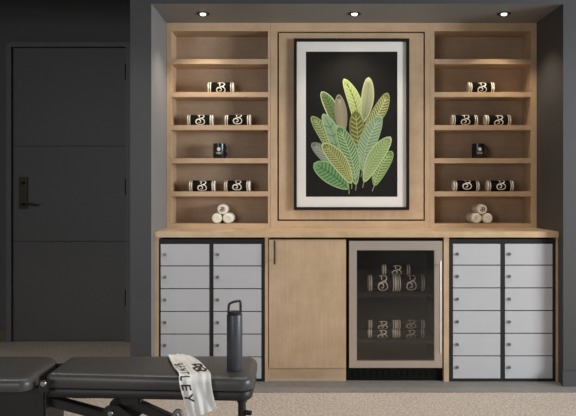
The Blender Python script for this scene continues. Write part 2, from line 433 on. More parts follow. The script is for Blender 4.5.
# leaves printed on the ground: outline colour, fill colour, vein colour, tip, base, width, bend
PAL = {}
def pal(r, g, b):
    k = (r, g, b)
    if k not in PAL: PAL[k] = mat('leaf_ink_%d' % len(PAL), srgb(r, g, b), 0.8, var=0.05, vscale=60)
    return PAL[k]
LEAVES = [
    # tip(px,py in a 333x416 crop of the print)  base        width bend  outline          fill            vein            nveins
    ((150, 50), (190, 210), 38, 14, (204, 212, 148), (172, 188, 108), (206, 216, 150), 11),
    ((219, 46), (203, 175), 36, 4, (192, 196, 150), (190, 194, 148), (116, 126, 88), 14),
    ((273, 90), (203, 198), 38, 8, (158, 166, 96), (116, 122, 62), (206, 206, 144), 12),
    ((88, 86), (128, 190), 36, 8, (200, 212, 156), (118, 142, 80), (76, 100, 54), 9),
    ((135, 94), (146, 215), 34, 2, (158, 150, 116), (104, 94, 72), (196, 188, 154), 13),
    ((60, 155), (108, 250), 34, 8, (168, 182, 122), (108, 132, 78), (192, 198, 128), 10),
    ((92, 148), (135, 275), 38, 8, (176, 198, 154), (150, 178, 134), (100, 130, 96), 4),
    ((182, 138), (192, 262), 42, 0, (150, 148, 78), (102, 108, 46), (184, 180, 108), 8),
    ((252, 152), (200, 310), 50, -10, (160, 186, 142), (132, 162, 120), (190, 204, 164), 13),
    ((60, 230), (132, 308), 38, 6, (150, 158, 134), (110, 120, 100), (182, 188, 166), 14),
    ((132, 180), (184, 348), 46, 10, (166, 196, 142), (98, 140, 88), (186, 206, 150), 14),
    ((284, 252), (234, 350), 42, -8, (150, 180, 108), (106, 144, 80), (196, 206, 134), 10),
    ((66, 286), (164, 358), 54, 4, (154, 192, 138), (118, 164, 104), (64, 104, 66), 9),
    ((90, 230), (172, 344), 44, 8, (208, 214, 154), (126, 136, 68), (194, 196, 124), 14),
    ((280, 212), (205, 340), 44, -8, (204, 216, 156), (144, 170, 104), (180, 200, 138), 13),
]
mats = []; bm = bmesh.new()
def midx(m):
    if m not in mats: mats.append(m)
    return mats.index(m)
yl = 4.5758
STEM = midx(pal(176, 164, 120))
for k, (tip, base, wd, bend, c_out, c_fill, c_vein, nv) in enumerate(LEAVES):
    T = Vector((290 + tip[0] / 2.775, 60 + tip[1] / 2.775)); Bp = Vector((290 + base[0] / 2.775, 60 + base[1] / 2.775))
    D = T - Bp; L = D.length; D.normalize(); Nn = Vector((-D.y, D.x)); hw = wd / 2.775 / 2; bd = bend / 2.775
    def cen(t): return Bp + D * (L * t) + Nn * (bd * math.sin(PI * t))
    def half(t): return hw * (math.sin(PI * min(1, t) ** 1.18) ** 0.52) if 0 < t < 1 else 0.0
    def plate(scale, t0, t1, y, mi):
        n = 26; prev = None
        for i in range(n + 1):
            t = t0 + (t1 - t0) * i / n; h = max(half(t) - scale, 0.0) if 0 < i < n else 0.0
            c = cen(t); a, b = c + Nn * h, c - Nn * h
            if h == 0.0: cur = [bm.verts.new((ax(c.x), y, az(c.y)))] * 2
            else: cur = [bm.verts.new((ax(a.x), y, az(a.y))), bm.verts.new((ax(b.x), y, az(b.y)))]
            if prev:
                f = [prev[0], prev[1], cur[1], cur[0]]; f = list(dict.fromkeys(f))
                if len(f) > 2: bm.faces.new(f).material_index = mi
            prev = cur
    y = yl - k * 0.00024
    pl = lambda yy: (lambda u, v: Vector((ax(u), yy, az(v))))
    e = Bp + Vector(((350 - Bp.x) * 0.08, 5.0))
    ribbon(bm, [tuple(cen(0.03)), tuple(Bp), tuple((Bp + e) / 2), tuple(e)], 0.75, pl(y), STEM)
    plate(0.0, 0.0, 1.0, y, midx(pal(*c_out)))
    plate(1.05, 0.035, 0.965, y - 0.00006, midx(pal(*c_fill)))
    vi = midx(pal(*c_vein)); yv = y - 0.00012
    mid = [tuple(cen(0.03 + 0.87 * i / 14)) for i in range(15)]
    ribbon(bm, mid, 0.75, pl(yv), midx(pal(62, 84, 44)) if k in (0, 12) else vi)
    for i in range(nv):
        t = 0.10 + 0.76 * i / nv
        for s in (1, -1):
            t2 = min(t + 0.09, 0.95); h = half(t2) - 1.5
            if h <= 0.4: continue
            p0 = cen(t); p1 = cen((t + t2) / 2) + Nn * s * h * 0.55; p2 = cen(t2) + Nn * s * h
            ribbon(bm, [tuple(p0), tuple(p1), tuple(p2)], 0.85 if nv > 9 else 1.0, pl(yv), vi)
obj('leaf_print', bm, mats, art, recalc=False)

# ---------------------------------------------------------------- counter and base cabinets
ct = obj('countertop', bx(NL + 0.001, NR - 0.001, YC - 0.012, 4.799, CTOP - 0.037, CTOP), M['counter'], origin=(0.34, 4.5, CTOP), bevel=0.0015)
tag(ct, 'long pale wood countertop under the bookcases and over the lockers', 'countertop')
CB = CTOP - 0.038
def xc(px): return X(px, YC)
def zc(py): return Z(py, YC)
def end_panel(p0, p1, label):
    o = obj('end_panel', bx(xc(p0), xc(p1), YC, 4.78, BF, CB), M['oak'], origin=(xc((p0 + p1) / 2), 4.5, BF))
    tag(o, label, 'panel', 'upright wood panels between the base units')
end_panel(154.2, 158.6, 'narrow upright wood panel between charcoal partition and lockers')
end_panel(264.9, 268.1, 'narrow upright wood panel between lockers and the wooden cupboard')
end_panel(443.9, 449.0, 'narrow upright wood panel between glass-door cooler and lockers')
end_panel(555.9, 558.2, 'narrow upright wood panel at the end against the right wall')

def lockers(fx0, fx1, cols, rows, label):
    t = thing('locker_unit', (xc((fx0 + fx1) / 2), YC, BF), label, 'lockers', 'locker units under the counter')
    zt, zbm = zc(239.2), BF
    x0, x1 = xc(fx0), xc(fx1); yf = YC + 0.004
    bm = bmesh.new()
    xs = [x0, xc(cols[0][0]), xc(cols[0][1]), xc(cols[1][0]), xc(cols[1][1]), x1]
    box(bm, xs[0], xs[1] - 0.002, yf, 4.75, zbm, zt); box(bm, xs[2] + 0.002, xs[3] - 0.002, yf, 4.75, zbm, zt); box(bm, xs[4] + 0.002, xs[5], yf, 4.75, zbm, zt)
    ztop, zbot = zc(rows[0]), zc(rows[-1])
    for a, b in ((xs[1] - 0.002, xs[2] + 0.002), (xs[3] - 0.002, xs[4] + 0.002)):
        box(bm, a, b, yf, 4.75, ztop + 0.002, zt); box(bm, a, b, yf, 4.75, zbm, zbot - 0.002)
        box(bm, a, b, 4.73, 4.75, zbot - 0.002, ztop + 0.002)
        for r in rows[1:-1]: box(bm, a, b, yf + 0.04, 4.73, zc(r) - 0.004, zc(r) + 0.004)
    obj('cabinet_frame', bm, M['locker_frame'], t)
    for c in cols:
        for a, b in zip(rows[:-1], rows[1:]):
            z1, z0 = zc(a) - 0.0030, zc(b) + 0.0030
            d = obj('locker_door', bx(xc(c[0]), xc(c[1]), YC + 0.001, YC + 0.016, z0, z1), M['locker_door'], t, bevel=0.0012)
            lx, lz = xc(c[0] + 4.3), (z0 + z1) / 2 + 0.002
            bm = bmesh.new(); lathe(bm, (lx, YC + 0.001, lz), (0, -1, 0), [(0.0108, 0), (0.0108, 0.005), (0.0095, 0.008)], 20)
            k = obj('lock', bm, M['chrome'], d, smooth=True)
            # the key slot face, same lock
            bm = bmesh.new(); cyl(bm, (lx, YC - 0.0065, lz), (lx, YC - 0.0095, lz), 0.0085, 18); box(bm, lx - 0.0015, lx + 0.0015, YC - 0.0098, YC - 0.009, lz - 0.006, lz + 0.006)
            me = bpy.data.meshes.new('lock_face'); bmesh.ops.translate(bm, verts=bm.verts, vec=-POS[t.name]); 
            base = bmesh.new(); base.from_mesh(k.data); n0 = len(base.faces)
            bm.to_mesh(me); bm.free(); base.from_mesh(me); base.faces.ensure_lookup_table()
            for i in range(n0, len(base.faces)): base.faces[i].material_index = 1
            base.to_mesh(k.data); base.free(); k.data.materials.append(M['lock_face']); bpy.data.meshes.remove(me)
    return t
lockers(159.0, 264.5, ((160.6, 209.2), (213.4, 261.3)), (243.6, 266.0, 288.8, 311.5, 334.2, 357.0, 379.2),
        'two columns of light grey lockers in charcoal frame left of the wooden cupboard')
lockers(449.5, 555.6, ((453.0, 500.4), (505.0, 552.6)), (243.4, 265.2, 288.0, 310.7, 333.4, 356.0, 379.0),
        'two columns of light grey lockers in charcoal frame right of the cooler')

# wooden cupboard
cb = thing('base_cabinet', (xc(307), YC, BF), 'pale wooden cupboard with one door and black bar handle', 'cabinet')
cx0, cx1 = xc(268.3), xc(346.2)
bm = bmesh.new()
ctp = zc(240.2); kz = zc(368.6)
box(bm, cx0, cx0 + 0.016, YC + 0.019, 4.75, kz, ctp); box(bm, cx1 - 0.016, cx1, YC + 0.019, 4.75, kz, ctp)
box(bm, cx0 + 0.016, cx1 - 0.016, YC + 0.019, 4.75, kz, kz + 0.016); box(bm, cx0 + 0.016, cx1 - 0.016, YC + 0.019, 4.75, ctp - 0.016, ctp)
box(bm, cx0 + 0.016, cx1 - 0.016, 4.735, 4.75, kz + 0.016, ctp - 0.016)
obj('cabinet_body', bm, M['oak'], cb)
cd = obj('door', bx(cx0 + 0.004, cx1 - 0.001, YC - 0.001, YC + 0.018, kz + 0.003, zc(239.6)), M['oak'], cb, bevel=0.001)
obj('toe_kick', bx(cx0, cx1, YC + 0.018, YC + 0.034, BF, kz), M['oak_x'], cb)
hx = xc(274.8); bm = bmesh.new()
cyl(bm, (hx, YC - 0.034, zc(263.8)), (hx, YC - 0.034, zc(240.2)), 0.0058, 14)
for py in (244.5, 259.8): cyl(bm, (hx, YC - 0.034, zc(py)), (hx, YC - 0.001, zc(py)), 0.0045, 12)
obj('handle', bm, M['black_metal'], cd, smooth=True)

# glass door cooler
fr = thing('wine_cooler', (xc(395), YC, BF), 'undercounter cooler with steel-framed dark glass door holding rolled towels', 'cooler')
gx0, gx1 = xc(346.9), xc(443.4); gz0, gz1 = zc(369.5), zc(238.6)
bm = bmesh.new(); t_ = 0.03; yb0, yb1 = YC + 0.022, 4.76
box(bm, gx0, gx0 + t_, yb0, yb1, gz0, gz1); box(bm, gx1 - t_, gx1, yb0, yb1, gz0, gz1)
box(bm, gx0 + t_, gx1 - t_, yb0, yb1, gz0, gz0 + t_); box(bm, gx0 + t_, gx1 - t_, yb0, yb1, gz1 - t_, gz1)
obj('cabinet_body', bm, M['black'], fr)
bm = bmesh.new(); box(bm, gx0 + t_, gx1 - t_, 4.60, 4.62, gz0 + t_, gz1 - t_)
obj('back_liner', bm, M['cavity'], fr)
sx0, sx1, sz0, sz1 = xc(349.2), xc(442.2), zc(367.8), zc(241.0)
wx0, wx1, wz0, wz1 = xc(356.8), xc(434.4), zc(360.6), zc(250.2)
dfr = thing('door', (sx0, YC, sz0), None, None); dfr.location = Vector((sx0, YC, sz0)) - POS[fr.name]; dfr.parent = fr
bm = bmesh.new()
def mitre(bm, o, i, ya, yb):
    (a0, a1, c0, c1), (b0, b1, d0, d1) = o, i
    O = [(a0, c0), (a1, c0), (a1, c1), (a0, c1)]; I = [(b0, d0), (b1, d0), (b1, d1), (b0, d1)]
    for k in range(4):
        j = (k + 1) % 4
        fo = [bm.verts.new((p[0], y, p[1])) for y in (ya, yb) for p in (O[k], O[j], I[j], I[k])]
        for f in ((0, 1, 2, 3), (7, 6, 5, 4), (0, 4, 5, 1), (1, 5, 6, 2), (2, 6, 7, 3), (3, 7, 4, 0)): bm.faces.new([fo[q] for q in f])
mitre(bm, (sx0, sx1, sz0, sz1), (wx0, wx1, wz0, wz1), YC - 0.002, YC + 0.020)
obj('door_frame', bm, M['steel'], dfr)
obj('door_glass', bx(wx0, wx1, YC + 0.005, YC + 0.009, wz0, wz1), M['fridge_glass'], dfr)
hx = X(440.2, YC - 0.04); bm = bmesh.new()
cyl(bm, (hx, YC - 0.040, zc(352)), (hx, YC - 0.040, zc(260)), 0.0085, 18)
for py in (265, 347): cyl(bm, (hx, YC - 0.040, zc(py)), (hx, YC - 0.002, zc(py)), 0.006, 14)
obj('handle', bm, M['nickel'], dfr, smooth=True)
bm = bmesh.new(); box(bm, gx0 + 0.004, gx1 - 0.004, YC + 0.03, YC + 0.05, BF, gz0 - 0.001)
for k in range(14):
    xx = gx0 + 0.05 + k * (gx1 - gx0 - 0.1) / 13; box(bm, xx - 0.012, xx + 0.012, YC + 0.026, YC + 0.03, 0.02, 0.05)
obj('kick_plate', bm, M['black'], fr)
YR = YC + 0.135       # axis of the rolled towels in the cooler
RACKS = (zc(294.6), zc(342.6))
def rack(zt):
    bm = bmesh.new()
    for k in range(16):
        yy = YC + 0.05 + k * 0.0225; cyl(bm, (gx0 + t_, yy, zt - 0.003), (gx1 - t_, yy, zt - 0.003), 0.003, 8)
    box(bm, gx0 + t_, gx1 - t_, YC + 0.035, YC + 0.043, zt - 0.018, zt)
    obj('wire_rack', bm, M['black_metal'], fr)

# ---------------------------------------------------------------- rolled towels
RR, RL = 0.0378, 0.178
def rolled_towel():
    t = thing('rolled_towel', (0, 0, 0), 'rolled towel', 'towel')
    c = (0, 0, RR)
    bm = bmesh.new()
    h = RL / 2; prof = [(0.004, -h + 0.006), (0.010, -h + 0.002), (0.018, -h + 0.004), (0.026, -h), (RR - 0.004, -h), (RR - 0.0005, -h + 0.005)]
    mis = [0] * 5
    for s in (-1, 1):
        pass
    mid = [(RR - 0.0005, -h + 0.0100), (RR - 0.0015, -h + 0.0105), (RR - 0.0015, -h + 0.0155), (RR - 0.0005, -h + 0.016), (RR - 0.0005, h - 0.016), (RR - 0.0015, h - 0.0155), (RR - 0.0015, h - 0.0105), (RR - 0.0005, h - 0.0100)]
    full = prof + mid + [(r, -hh) for r, hh in prof[::-1]]
    mis = [0] * (len(full) - 1)
    mis[7] = 1; mis[11] = 1
    lathe(bm, c, (1, 0, 0), full, 40, mis)
    obj('roll', bm, [M['towel_w'], M['towel_b']], t, smooth=50)
    bm = bmesh.new(); hb = h - 0.0225
    lathe(bm, c, (1, 0, 0), [(RR - 0.003, -hb), (RR - 0.0003, -hb), (RR, -hb + 0.002), (RR, hb - 0.002), (RR - 0.0003, hb), (RR - 0.003, hb)], 40)
    obj('black_band', bm, M['towel_b'], t, smooth=50)
    bm = bmesh.new(); S = 0.066
    def place(u, v):
        th = ((v - 0.48) * S * 1.18) / (RR + 0.001); xx = (u - 0.5) * S
        return Vector((xx, -(RR + 0.0012) * math.cos(th), RR + (RR + 0.0012) * math.sin(th)))
    monogram(bm, place, 0.095)
    obj('monogram', bm, M['towel_w'], t, recalc=False)
    return t
ROLL = rolled_towel(); used = [False]
def put_roll(x, y, z, spin, yaw, label, group):
    r = ROLL if not used[0] else copy_tree(ROLL)
    used[0] = True
    r.location = (x, y, z); r.rotation_euler = (0, 0, yaw)
    r['label'] = label; r['group'] = group
    if spin:                      # roll it about its own axis, staying on the shelf
        m = Matrix.Translation((0, 0, RR)) @ Matrix.Rotation(spin, 4, 'X') @ Matrix.Translation((0, 0, -RR))
        for ch in r.children: ch.matrix_local = m
    return r
YS = YB + 0.062
gL, gR = 'rolled black monogrammed towels on the left bookcase', 'rolled black monogrammed towels on the right bookcase'
sz = [zb(p) for p in SHELF_PY]
put_roll(X(221, YS), YS, sz[1], 0.10, 0.04, 'rolled black monogrammed towel alone on the second-highest shelf of the left bookcase', gL)
put_roll(X(200.5, YS), YS, sz[2], -0.10, 0.05, 'rolled black monogrammed towel, left one above the mug on the left bookcase', gL)
put_roll(X(238, YS), YS, sz[2], -0.25, -0.03, 'rolled black monogrammed towel, right one above the mug on the left bookcase', gL)
put_roll(X(202.5, YS), YS, sz[4], -0.05, 0.03, 'rolled black monogrammed towel, left one below the mug on the left bookcase', gL)
put_roll(X(237.5, YS), YS, sz[4], -0.20, -0.04, 'rolled black monogrammed towel, right one below the mug on the left bookcase', gL)
put_roll(X(480.5, YS), YS, sz[1], 0.05, 0.03, 'rolled black monogrammed towel alone on the second-highest shelf of the right bookcase', gR)
put_roll(X(464, YS), YS, sz[2], -0.05, 0.02, 'rolled black monogrammed towel, left one above the mug on the right bookcase', gR)
put_roll(X(497, YS), YS, sz[2], 0.12, 0.05, 'rolled black monogrammed towel, right one above the mug on the right bookcase', gR)
put_roll(X(465.5, YS), YS, sz[4], -0.38, 0.02, 'rolled black monogrammed towel, left one below the mug on the right bookcase', gR)
put_roll(X(499.5, YS), YS, sz[4], -0.30, -0.02, 'rolled black monogrammed towel, right one below the mug on the right bookcase', gR)
gF = 'rolled towels behind the cooler glass'
for zt in RACKS: rack(zt)
def sized(r, k):               # thicker or thinner rolls of the same cloth
    r.scale = (1, k, k); return r
KU, KT, KL = 1.42, 0.86, 0.76
D2 = 2 * RR
xa, xb = X(381.8, YR), X(381.8, YR) + RL + 0.004
sized(put_roll(xa, YR, RACKS[0], -0.15, 0, 'thick rolled black monogrammed towel in the cooler, upper rack pyramid, bottom left', gF), KU)
sized(put_roll(xb, YR, RACKS[0], -0.2, 0, 'thick rolled black monogrammed towel in the cooler, upper rack pyramid, bottom right', gF), KU)
sized(put_roll((xa + xb) / 2, YR, RACKS[0] + D2 * KU + 0.001, 0.0, 0, 'rolled black monogrammed towel in the cooler on top of the upper pyramid', gF), KT)
sized(put_roll(xa, YR, RACKS[1], 0.1, 0, 'thin rolled black monogrammed towel in the cooler, lower rack, bottom left of four', gF), KL)
sized(put_roll(xb, YR, RACKS[1], 0.1, 0, 'thin rolled black monogrammed towel in the cooler, lower rack, bottom right of four', gF), KL)
sized(put_roll(xa + 0.002, YR, RACKS[1] + D2 * KL + 0.001, 0.0, 0, 'thin rolled black monogrammed towel in the cooler, lower rack, top left of four', gF), KL)
sized(put_roll(xb + 0.002, YR, RACKS[1] + D2 * KL + 0.001, -0.25, 0, 'thin rolled black monogrammed towel in the cooler, lower rack, top right of four', gF), KL)

# white rolls seen end on, stacked as pyramids
WR = 0.0355
def white_roll():
    t = thing('rolled_washcloth', (0, 0, 0), 'rolled washcloth', 'towel')
    bm = bmesh.new(); L = 0.165
    prof = [(0.003, 0.006), (0.012, 0.003), (0.022, 0.0025), (WR - 0.007, 0.003), (WR - 0.002, 0.008), (WR, 0.016)]
    full = prof + [(r, L - h) for r, h in prof[::-1]]
    lathe(bm, (0, 0, WR), (0, 1, 0), full, 36)
    obj('roll', bm, M['towel_w'], t, smooth=60)
    bm = bmesh.new()                                    # spiral of the rolled edge
    pts = []
    for i in range(70):
        a = i * 0.28; r = 0.004 + i * 0.00036; pts.append((r * math.cos(a), 0.0026, WR + r * math.sin(a)))
    tube(bm, pts, 0.0010, 6)
    obj('rolled_edge', bm, M['towel_w'], t, smooth=True)
    return t
WROLL = white_roll(); wused = [False]
def put_white(x, y, z, yaw, label, group, ink=False):
    r = WROLL if not wused[0] else copy_tree(WROLL); wused[0] = True
    r.location = (x, y, z); r.rotation_euler = (0, 0, yaw); r['label'] = label; r['group'] = group
    POS[r.name] = Vector((0, 0, 0))
    if ink:
        bm = bmesh.new(); S = 0.026
        monogram(bm, lambda u, v: Vector(((u - 0.5) * S * 1.3, 0.0012, WR + (v - 0.5) * S)), 0.13)
        obj('monogram', bm, M['ink'], r, recalc=False)
y = YB + 0.012
for cx_, side, gx in ((222.0, 'left', 'white rolls at the foot of the left bookcase'), (482.6, 'right', 'white rolls at the foot of the right bookcase')):
    x = X(cx_, y); dx = WR + 0.0012
    put_white(x - dx, y, FLOOR_Z, 0.04, 'white rolled washcloth, lower left of the pyramid in the %s bookcase' % side, gx)
    put_white(x + dx, y, FLOOR_Z, -0.02, 'white rolled washcloth, lower right of the pyramid in the %s bookcase' % side, gx)
    put_white(x, y + 0.002, FLOOR_Z + math.sqrt((2 * WR + 0.0008) ** 2 - dx ** 2), 0.02, 'white rolled washcloth with dark mark topping the pyramid in the %s bookcase' % side, gx, True)

# mugs
def mug(x, z, yaw, label):
    yy = YB + 0.075
    t = thing('mug', (x, yy, z), label, 'mug', 'black mugs on the bookcases')
    R, H = 0.0435, 0.104
    bm = bmesh.new()
    lathe(bm, (x, yy, z), (0, 0, 1), [(R - 0.006, 0), (R - 0.002, 0.002), (R, 0.006), (R, H - 0.001), (R - 0.001, H), (R - 0.0035, H), (R - 0.0045, H - 0.003), (R - 0.0045, 0.008), (0.01, 0.006)], 40)
    obj('body', bm, M['mug'], t, smooth=True)
    d = Vector((math.cos(yaw), math.sin(yaw), 0)); o = Vector((x, yy, z))
    pts = smooth_line([tuple(o + d * (R - 0.002) + Vector((0, 0, 0.086))), tuple(o + d * (R + 0.018) + Vector((0, 0, 0.086))), tuple(o + d * (R + 0.028) + Vector((0, 0, 0.055))), tuple(o + d * (R + 0.018) + Vector((0, 0, 0.022))), tuple(o + d * (R - 0.002) + Vector((0, 0, 0.020)))], k=6)
    bm = bmesh.new(); tube(bm, pts, 0.0055, 10); obj('handle', bm, M['mug'], t, smooth=True)
    bm = bmesh.new(); r = R + 0.0006
    def place(u, v):
        th = u / r; return Vector((x + r * math.sin(th), yy - r * math.cos(th), z + v))
    cen = bm.verts.new(place(0, 0.064)); ring = [bm.verts.new(place(0.0125 * math.cos(2 * PI * i / 20), 0.064 + 0.0125 * math.sin(2 * PI * i / 20))) for i in range(20)]
    for i in range(20): bm.faces.new((cen, ring[i], ring[(i + 1) % 20]))
    for v, half in ((0.042, 0.021), (0.033, 0.016)):
        k = -half
        while k < half:
            w_ = random.uniform(0.003, 0.005); ribbon(bm, [(k, v), (min(k + w_, half), v)], 0.0042, place); k += w_ + 0.0014
    obj('printed_emblem', bm, M['mug_print'], t, recalc=False)
mug(X(219.5, YB + 0.075), sz[3], 0.9, 'black mug with white round emblem on the left bookcase, handle turned away')
mug(X(478.2, YB + 0.075), sz[3], 0.25, 'black mug with white round emblem on the right bookcase, handle at its side')

# ---------------------------------------------------------------- downlights in the soffit
def downlight(px, label):
    yy = 4.35; x = X(px, yy)
    t = thing('recessed_downlight', (x, yy, SOF), label, 'ceiling light', 'downlights in the niche soffit')
    bm = bmesh.new()
    lathe(bm, (x, yy, SOF), (0, 0, -1), [(0.042, 0.0), (0.044, 0.003), (0.039, 0.005), (0.034, 0.002), (0.019, 0.0015)], 32)
    obj('trim_ring', bm, M['lamp_trim'], t, smooth=True)
    bm = bmesh.new(); lathe(bm, (x, yy, SOF), (0, 0, -1), [(0.0185, 0.002), (0.018, 0.007), (0.013, 0.011), (0.006, 0.013)], 28)
    obj('lens', bm, M['lens'], t, smooth=True)
    L = bpy.data.lights.new('downlight_beam', 'SPOT'); L.energy = DOWN_W; L.color = (1.0, 0.86, 0.68); L.spot_size = math.radians(108); L.spot_blend = 0.75; L.shadow_soft_size = 0.03
    o = bpy.data.objects.new('downlight_beam', L); COL.objects.link(o); o.location = (x, yy, SOF - 0.03)
DOWN_W = 16.0
downlight(203, 'round recessed downlight in the soffit above the left bookcase')
downlight(354.5, 'round recessed downlight in the soffit above the framed picture')
downlight(504, 'round recessed downlight in the soffit above the right bookcase')

# ---------------------------------------------------------------- weight bench
bn = thing('weight_bench', (-0.70, 2.8, FL), 'black padded adjustable weight bench standing on the carpet in front of the lockers', 'weight bench')
BX0, BX1, BY0, BY1 = -1.014, -0.193, 2.606, 2.988
def warp(p):
    s = (p.x - BX0) / (BX1 - BX0)
    if p.z > 0.42: p = p + Vector((0, 0, 0.004 * math.cos(s * 5.2) - 0.003 * s))
    t = min(max(s / 0.55, 0), 1); t = t * t * (3 - 2 * t)           # the pad is narrower by the seat
    p = Vector((p.x, 2.79 + (p.y - 2.79) * (0.74 + 0.26 * t), p.z))
    return p
prof_top = [(0.006, 0.406), (0.0, 0.412), (0.0, 0.438), (0.003, 0.448), (0.010, 0.456), (0.024, 0.4605), (0.06, 0.462), (0.11, 0.4625)]
obj('back_pad', loft_pad(BX0, BX1, BY0, BY1, (0.02, 0.05, 0.09, 0.03), prof_top, warp), M['vinyl'], bn, smooth=60)
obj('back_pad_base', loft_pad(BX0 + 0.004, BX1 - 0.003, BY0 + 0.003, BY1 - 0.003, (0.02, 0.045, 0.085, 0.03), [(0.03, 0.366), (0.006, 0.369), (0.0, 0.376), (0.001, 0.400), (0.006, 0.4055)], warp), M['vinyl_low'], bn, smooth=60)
SX0, SX1, SY0, SY1 = -1.42, -1.044, 2.560, 2.950
obj('seat_pad', loft_pad(SX0, SX1, SY0, SY1, (0.03, 0.045, 0.11, 0.03), [(0.014, 0.416), (0.002, 0.420), (0.0, 0.430), (0.0, 0.446), (0.003, 0.455), (0.010, 0.461), (0.024, 0.4650), (0.06, 0.467), (0.12, 0.467)]), M['vinyl'], bn, smooth=60)
obj('seat_carriage', bx(-1.40, -1.018, 2.665, 2.88, 0.205, 0.414), M['bench_metal'], bn, bevel=0.008)
hg = obj('hinge_plate', bx(-1.026, -0.984, 2.612, 2.624, 0.402, 0.448), M['bench_metal'], bn, bevel=0.004)
obj('hinge_plate', bx(-1.052, -0.998, 2.85, 2.864, 0.3575, 0.452), M['bench_metal'], bn, bevel=0.004)
bm = bmesh.new(); lathe(bm, (X(43.5, 2.612), 2.612, Z(383.3, 2.612)), (0, -1, 0), [(0.013, 0), (0.013, 0.006), (0.009, 0.010)], 20)
obj('bolt', bm, M['chrome'], hg, smooth=True)
# main rail, uprights and feet
obj('main_rail', bx(-1.45, -0.22, 2.765, 2.835, 0.135, 0.205), M['bench_metal'], bn, bevel=0.006)
for xf in (-1.36, -0.235):
    f = obj('foot_bar', bx(xf - 0.03, xf + 0.03, 2.56, 3.04, 0.0, 0.062), M['bench_metal'], bn, bevel=0.006)
    for ya in (2.585, 3.015): obj('rubber_foot', bx(xf - 0.036, xf + 0.036, ya - 0.03, ya + 0.03, FL, 0.008), M['rubber'], f, bevel=0.004)
obj('rear_upright', bx(-1.385, -1.335, 2.775, 2.825, 0.062, 0.136), M['bench_metal'], bn)
pxm = X(242, 2.78)
bm = bmesh.new(); cyl(bm, (pxm, 2.78, 0.20), (pxm, 2.78, 0.3665), 0.0165, 22); cyl(bm, (pxm, 2.78, 0.315), (pxm, 2.78, 0.3665), 0.0215, 22); cyl(bm, (pxm, 2.78, 0.06), (pxm, 2.78, 0.20), 0.026, 22)
pst = obj('front_post', bm, M['bench_metal'], bn, smooth=True)
bm = bmesh.new(); cyl(bm, (pxm + 0.014, 2.77, Z(412.5, 2.77)), (pxm + 0.040, 2.765, Z(412.5, 2.77)), 0.010, 16)
obj('adjuster_knob', bm, M['rubber'], pst, smooth=True)
# lifting arm, bracket and braces under the pad
def beam(bm, p0, p1, w, y0, y1):
    a, b = Vector((p0[0], 0, p0[1])), Vector((p1[0], 0, p1[1])); t = (b - a).normalized(); n = Vector((-t.z, 0, t.x)) * w / 2
    q = [a + n, b + n, b - n, a - n]; vs = [bm.verts.new((p.x, y, p.z)) for y in (y0, y1) for p in q]
    for f in ((0, 1, 2, 3), (7, 6, 5, 4), (0, 4, 5, 1), (1, 5, 6, 2), (2, 6, 7, 3), (3, 7, 4, 0)): bm.faces.new([vs[i] for i in f])
d = 2.72
P2 = lambda px, py: (X(px, d), Z(py, d))
bm = bmesh.new(); beam(bm, P2(48, 402), P2(118, 421), 0.036, d, d + 0.05)
obj('lifting_arm', bm, M['bench_metal'], bn, bevel=0.004)
bm = bmesh.new(); beam(bm, P2(124, 402.5), P2(176, 426), 0.040, d + 0.02, d + 0.06)
obj('support_brace', bm, M['bench_metal'], bn, bevel=0.004)
bm = bmesh.new()
bxx, bzz = P2(112, 411)
n = 16; out = [(bxx + 0.030 * math.cos(a), bzz + 0.030 * math.sin(a)) for a in [PI * 0.55 + PI * 0.9 * i / n for i in range(n + 1)]]
out += [(bxx + 0.08, bzz - 0.055), (bxx + 0.11, bzz - 0.03), (bxx + 0.03, bzz + 0.028)]
brs = []
for yy in (d - 0.022, d + 0.064):
    bm = bmesh.new()
    lo = [bm.verts.new((a, yy, b)) for a, b in out]; hi = [bm.verts.new((a, yy + 0.008, b)) for a, b in out]
    bm.faces.new(lo); bm.faces.new(hi[::-1])
    for i in range(len(out)): bm.faces.new((lo[i], lo[(i + 1) % len(out)], hi[(i + 1) % len(out)], hi[i]))
    brs.append(obj('pivot_bracket', bm, M['bench_metal'], bn))
br = brs[0]
bm = bmesh.new(); lathe(bm, (bxx, d - 0.022, bzz), (0, -1, 0), [(0.0125, 0), (0.0125, 0.006), (0.008, 0.010)], 20)
obj('bolt', bm, M['chrome'], br, smooth=True)
a0, a1 = X(122, d), X(142, d)
obj('pad_mount', bx(a0, a1, d - 0.03, d + 0.10, 0.326, 0.367), M['bench_metal'], bn, bevel=0.008)
obj('pad_rail', bx(-0.95, -0.30, 2.775, 2.835, 0.330, 0.367), M['bench_metal'], bn)
bm = bmesh.new(); q = [P2(171, 424), P2(174, 415), P2(177.5, 411.5), P2(180.5, 414), P2(182, 424)]
tube(bm, smooth_line([(p[0], d + 0.01, p[1]) for p in q] , k=5), 0.0085, 12)
obj('pop_pin_handle', bm, M['grey_metal'], bn, smooth=True)

# ---------------------------------------------------------------- bottle on the bench
bd = 2.735; bxp = X(234.6, bd); bz = 0.4585
PADZ = bz
bo = thing('water_bottle', (bxp, bd, bz), 'tall slate grey metal water bottle with loop cap standing on the bench end', 'water bottle')
R = 0.0318; H = 0.226
bm = bmesh.new()
lathe(bm, (bxp, bd, bz), (0, 0, 1), [(R - 0.006, 0.0005), (R - 0.002, 0.0015), (R, 0.006), (R, H - 0.004), (R - 0.001, H - 0.001), (R - 0.004, H)], 44)
obj('body', bm, M['bottle'], bo, smooth=True)
bm = bmesh.new(); lathe(bm, (bxp, bd, bz), (0, 0, 1), [(R - 0.0035, H), (R - 0.0035, H + 0.002), (R - 0.003, H + 0.003), (R - 0.003, H + 0.008), (R - 0.006, H + 0.0115), (0.01, H + 0.012)], 40)
cap = obj('cap', bm, M['bottle_cap'], bo, smooth=True)
bm = bmesh.new(); u = Vector((0.9, 0.44, 0)).normalized(); c = Vector((bxp, bd, bz + H + 0.008))
